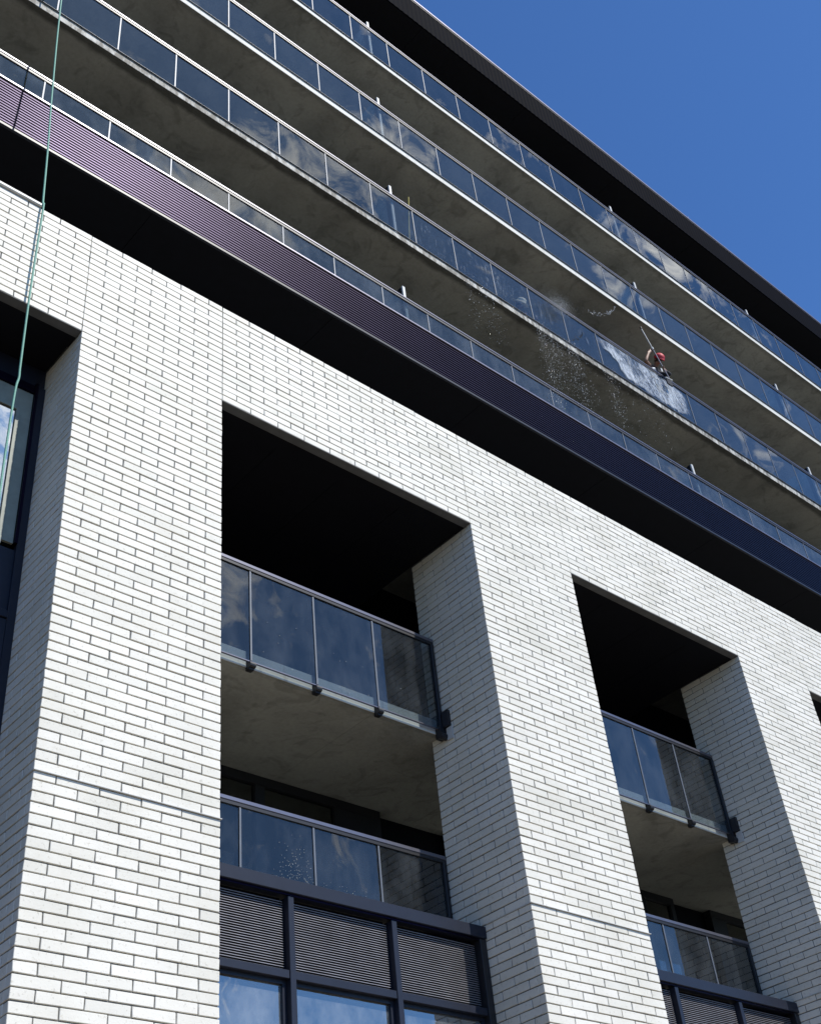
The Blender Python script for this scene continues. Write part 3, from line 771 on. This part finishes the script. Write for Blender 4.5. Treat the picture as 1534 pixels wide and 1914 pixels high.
    def ball(nm, c, r_, mat, sc=(1, 1, 1)):
        b_ = bmesh.new(); bmesh.ops.create_uvsphere(b_, u_segments=10, v_segments=8, radius=r_)
        for v in b_.verts: v.co = Vector(c) + rt * v.co.x * sc[0] + fwd * v.co.y * sc[1] + up * v.co.z * sc[2]
        m_ = bpy.data.meshes.new(nm); b_.to_mesh(m_); b_.free(); m_.materials.append(MAT[mat])
        for p_ in m_.polygons: p_.use_smooth = True
        return link(nm, m_, t)
    for s in (-1, 1):
        ball('eye', hc + rt * s * .032 + fwd * .080 + up * .0, .012, 'white'); ball('ear', hc + rt * s * .082 - up * .005, .03, 'skin', (.35, .6, 1))
    ball('nose', hc + fwd * .092 - up * .03, .016, 'skin', (.8, 1.1, 1.5)); ball('mouth', hc + fwd * .080 - up * .062, .02, 'red', (1.3, .4, .35))
    ball('hair', hc - fwd * .02 + up * .015, .098, 'hair', (.9, 1.0, .95))
    # hat
    V, F = lathe(hat, 20, 0.95, 1.08)
    hb = hc + up * .035
    V = [tuple(hb + rt * v[0] + fwd * (v[1] + (brim if (v[2] < .012 and v[1] > 0.03) else 0) * (v[1] / .1)) + up * v[2]) for v in V]
    m_ = mesh_from('hat', V, F); m_.materials.append(MAT[hatmat])
    for p_ in m_.polygons: p_.use_smooth = True
    link('hat', m_, t)
    return t
cap_prof = [(.100, -.005), (.104, .0), (.103, .015), (.100, .045), (.085, .080), (.055, .105), (.02, .117), (.003, .119)]
bucket = [(.185, -.022), (.188, -.016), (.105, .03), (.100, .06), (.092, .095), (.06, .112), (.02, .118), (.003, .119)]
W = dict(pelvis=(18.08, 1.38, 20.34), waist=(18.09, 1.30, 20.50), chest=(18.11, 1.13, 20.68), neck=(18.09, 1.01, 20.765), jaw=(18.08, .945, 20.80), crown=(18.06, .835, 20.885),
         shL=(17.93, 1.06, 20.73), elL=(17.60, .93, 20.58), wrL=(17.72, .87, 20.86), haL=(17.79, .835, 20.95),
         shR=(18.29, 1.07, 20.71), elR=(18.36, .86, 20.56), wrR=(18.12, .82, 20.50), haR=(18.03, .80, 20.49),
         hipL=(17.98, 1.39, 20.28), knL=(17.95, 1.32, 19.86), anL=(17.95, 1.46, 19.50), toL=(17.94, 1.32, 19.45),
         hipR=(18.18, 1.39, 20.28), knR=(18.21, 1.34, 19.86), anR=(18.23, 1.56, 19.50), toR=(18.24, 1.42, 19.45))
make_person('person', 'window washer in red cap and dark clothes leaning over the railing with a pole', W, None,
            ['skin', 'navy', 'glove'], dict(waist=1, chest=1, neck=1, shL=1, shR=1, elR=1, hipL=1, hipR=1, knL=1, knR=1, anL=1, anR=1, toL=1, toR=1, wrR=1), [(r_ * 1.22, z_ * 1.15) for r_, z_ in cap_prof], 'red', (-.25, -.55, -.8), .05)
dx, dz = 14.47, 19.41
Pn = dict(pelvis=(dx, 1.90, dz + .93), waist=(dx, 1.86, dz + 1.08), chest=(dx, 1.80, dz + 1.30), neck=(dx, 1.74, dz + 1.43), jaw=(dx, 1.70, dz + 1.48), crown=(dx, 1.60, dz + 1.58),
          shL=(dx - .18, 1.73, dz + 1.38), elL=(dx - .25, 1.72, dz + 1.10), wrL=(dx - .16, 1.52, dz + .98), haL=(dx - .12, 1.45, dz + .98),
          shR=(dx + .18, 1.73, dz + 1.38), elR=(dx + .25, 1.72, dz + 1.10), wrR=(dx + .17, 1.52, dz + .98), haR=(dx + .13, 1.45, dz + .98),
          hipL=(dx - .09, 1.75, dz + .88), knL=(dx - .10, 1.73, dz + .48), anL=(dx - .10, 1.77, dz + .08), toL=(dx - .11, 1.62, dz + .04),
          hipR=(dx + .09, 1.75, dz + .88), knR=(dx + .10, 1.73, dz + .48), anR=(dx + .10, 1.77, dz + .08), toR=(dx + .11, 1.62, dz + .04))
make_person('person', 'person in a cream hat and beige shirt standing behind the wet glass railing', Pn, None,
            ['skin', 'beige', 'navy'], dict(waist=1, chest=1, neck=1, shL=1, shR=1, elL=1, elR=1, hipL=2, hipR=2, knL=2, knR=2, anL=2, anR=2, toL=2, toR=2), bucket, 'cream', (-.1, -.5, -.85), .0)

# squeegee pole held by the washer
t = thing('squeegee', 'long pole squeegee held by the window washer in the red cap', 'squeegee')
p0 = Vector((17.60, .80, 21.50)); p1 = Vector((18.13, .79, 20.22))
MB().tube([p0, p0.lerp(p1, .38)], 0.014, 8).build('pole', 'white', t)
MB().tube([p0.lerp(p1, .38), p0.lerp(p1, .42)], 0.026, 8).build('pole_clamp', 'glove', t)
MB().tube([p0.lerp(p1, .42), p1], 0.011, 8).build('pole', 'rail', t)
MB().tube([p0 + (p0 - p1).normalized() * .05, p0], 0.022, 8).build('grip', 'black', t)
MB().box(18.02, 18.20, .80, .83, 20.04, 20.20).build('pad', 'navy', t)
MB().tube([(18.00, .80, 20.20), (18.24, .80, 20.25)], 0.018, 8).build('channel', 'white', t)
o = MB().tube([(11.00, 1.20, 21.28), (11.30, 1.75, 19.43)], 0.014, 8).build('broom_handle', 'yellow'); tag(o, 'yellow broom handle leaning on the second balcony beside a privacy screen', 'broom')
o = MB().tube([(17.80, .955, 20.47), (17.86, .95, 20.49), (17.92, .955, 20.47)], [.035, .05, .03], 10).build('white_cloth', 'glove'); tag(o, 'white cleaning cloth on the rail beside the window washer', 'cloth')

# ------------------------------------------------------------------ water and suds
def film(name, label, outline_top, outline_bot, y, mat, nx=26, nz=14, edge=0.18):
    V, F, A = [], [], []
    for i in range(nx + 1):
        u = i / nx
        xt, zt = interp(outline_top, u); xb, zb = interp(outline_bot, u)
        for j in range(nz + 1):
            v = j / nz
            wob = 0.05 * math.sin(i * 1.7 + j * .6) + 0.04 * math.sin(i * .63 + 2); V.append((xt + (xb - xt) * v + wob * .6, y, zt + (zb - zt) * v + wob * (v - .15) * (.6 if nx == 44 else 0)))
            e = min(u, 1 - u) / edge; e2 = min(v, 1 - v) / (edge * .5)
            A.append(max(0, min(1, e)) * (0.25 + 0.75 * max(0, min(1, e2))))
    for i in range(nx):
        for j in range(nz):
            a = i * (nz + 1) + j; F.append((a, a + nz + 1, a + nz + 2, a + 1))
    nV = len(V); V2 = V + [(a, b + 0.002, c) for a, b, c in V]
    F2 = F + [tuple(q + nV for q in reversed(f)) for f in F]
    me = mesh_from(name, V2, F2); me.materials.append(MAT[mat])
    at = me.attributes.new('fade', 'FLOAT', 'POINT'); at.data.foreach_set('value', A + [0.0] * nV)
    o = link(name, me); tag(o, label, 'water', kind='stuff'); return o
def interp(P_, u):
    k_ = u * (len(P_) - 1); i = min(int(k_), len(P_) - 2); f = k_ - i
    return P_[i][0] + (P_[i + 1][0] - P_[i][0]) * f, P_[i][1] + (P_[i + 1][1] - P_[i][1]) * f
yf = 0.926
film('soap_suds', 'white soap suds smeared on the glass below the window washer',
     [(15.75, 20.20), (16.3, 20.34), (17.0, 20.34), (17.7, 20.34), (18.2, 20.34), (18.65, 20.25), (18.85, 20.10)],
     [(15.80, 20.10), (16.30, 19.95), (16.55, 19.50), (17.0, 19.43), (17.8, 19.43), (18.3, 19.44), (18.55, 19.50), (18.85, 19.62)], yf, 'suds', nx=44, nz=20, edge=0.14)
film('water_streaks', 'thin water streaks on the glass left of the soap suds', [(10.4, 20.3), (13.0, 20.3), (15.9, 20.3)], [(10.4, 19.45), (13.0, 19.45), (16.2, 19.45)], yf, 'streak', 40, 8, 0.1)
#film('water_streaks', 'thin water marks on the lowest long glass railing', [(10.0, 17.46), (14.0, 17.46), (20.0, 17.46)], [(10.0, 17.05), (14.0, 17.05), (20.0, 17.05)], yf, 'streak', 40, 6, 0.1)
ico_V, ico_F = None, None
b_ = bmesh.new(); bmesh.ops.create_icosphere(b_, subdivisions=1, radius=1.0)
ico_V = np.array([v.co[:] for v in b_.verts]); ico_F = [tuple(v.index for v in f.verts) for f in b_.faces]; b_.free()
def drops(name, label, pts_, mat='water'):
    V = []; F = []
    for (x, y_, z_, r_, st) in pts_:
        o_ = len(V); V += [(x + v[0] * r_, y_ + v[1] * r_, z_ + v[2] * r_ * st) for v in ico_V]; F += [tuple(q + o_ for q in f) for f in ico_F]
    me = mesh_from(name, V, F); me.materials.append(MAT[mat])
    for p_ in me.polygons: p_.use_smooth = True
    return tag(link(name, me), label, 'water', kind='stuff')
R_ = random.Random(3)
pts_ = []
for cx, zt, zb_, wd, n_ in ((13.9, 19.2, 17.0, .16, 330), (14.25, 19.1, 17.6, .12, 160), (14.75, 19.2, 17.3, .16, 260), (15.9, 19.2, 17.6, .12, 120), (12.4, 19.1, 17.8, .2, 60), (11.95, 19.2, 17.9, .05, 40), (16.9, 19.2, 17.4, .5, 60), (15.2, 19.2, 17.4, .7, 80)):
    for _ in range(n_ * 3):
        u = R_.random() ** 1.5
        sx = cx + wd * 1.3 * math.sin(7.3 * R_.randint(0, 6)) * .8
        pts_.append((sx + R_.gauss(0, .035) * (0.4 + 2 * u), 0.86 + R_.gauss(0, .05), zt + (zb_ - zt) * u, R_.uniform(.0011, .0026) + .0034 * R_.random() ** 5, R_.uniform(1, 4.5)))
drops('falling_water', 'water dripping in strings from the stained slab edge below the washed glass', pts_)
pts_ = []
for _ in range(3800):
    a = R_.uniform(0, math.pi); r_ = abs(R_.gauss(0, .20))
    pts_.append((14.45 + math.cos(a) * r_ * 1.3 + R_.uniform(0, .35), .90 - abs(R_.gauss(0, .12)), 20.36 + math.sin(a) * r_ * .55 - R_.uniform(0, .3), R_.uniform(.0012, .0038), 1))
drops('water_splash', 'burst of water spray on the second rail above the person in the cream hat', pts_)
pts_ = []
for _ in range(70):
    u = R_.random(); x = 15.05 + 1.15 * u; z_ = 20.11 + .15 * u + .72 * u * u
    pts_.append((x + R_.gauss(0, .02), .5 + R_.gauss(0, .02), z_ + R_.gauss(0, .02), R_.uniform(.005, .013), 1))
drops('water_arc', 'small arc of flying water drops left of the window washer', pts_)
pts_ = []
for _ in range(260):
    x = R_.gauss(7.65, .14); z_ = 6.62 + abs(R_.gauss(0, .30))
    if 7.0 < x < 7.9 and z_ < 7.4: pts_.append((x + (7.4 - z_) * .1, 1.213, z_, R_.uniform(.0015, .0042), 1.2))
for _ in range(60): pts_.append((R_.uniform(8.0, 8.8), 1.213, R_.uniform(6.6, 6.9), R_.uniform(.0015, .004), 1.2))
for _ in range(14): pts_.append((R_.uniform(7.0, 9.3), .972, R_.uniform(9.2, 9.9), R_.uniform(.003, .006), 1))
drops('water_drops', 'water drops on the glass of the lower railing in the large opening', pts_)
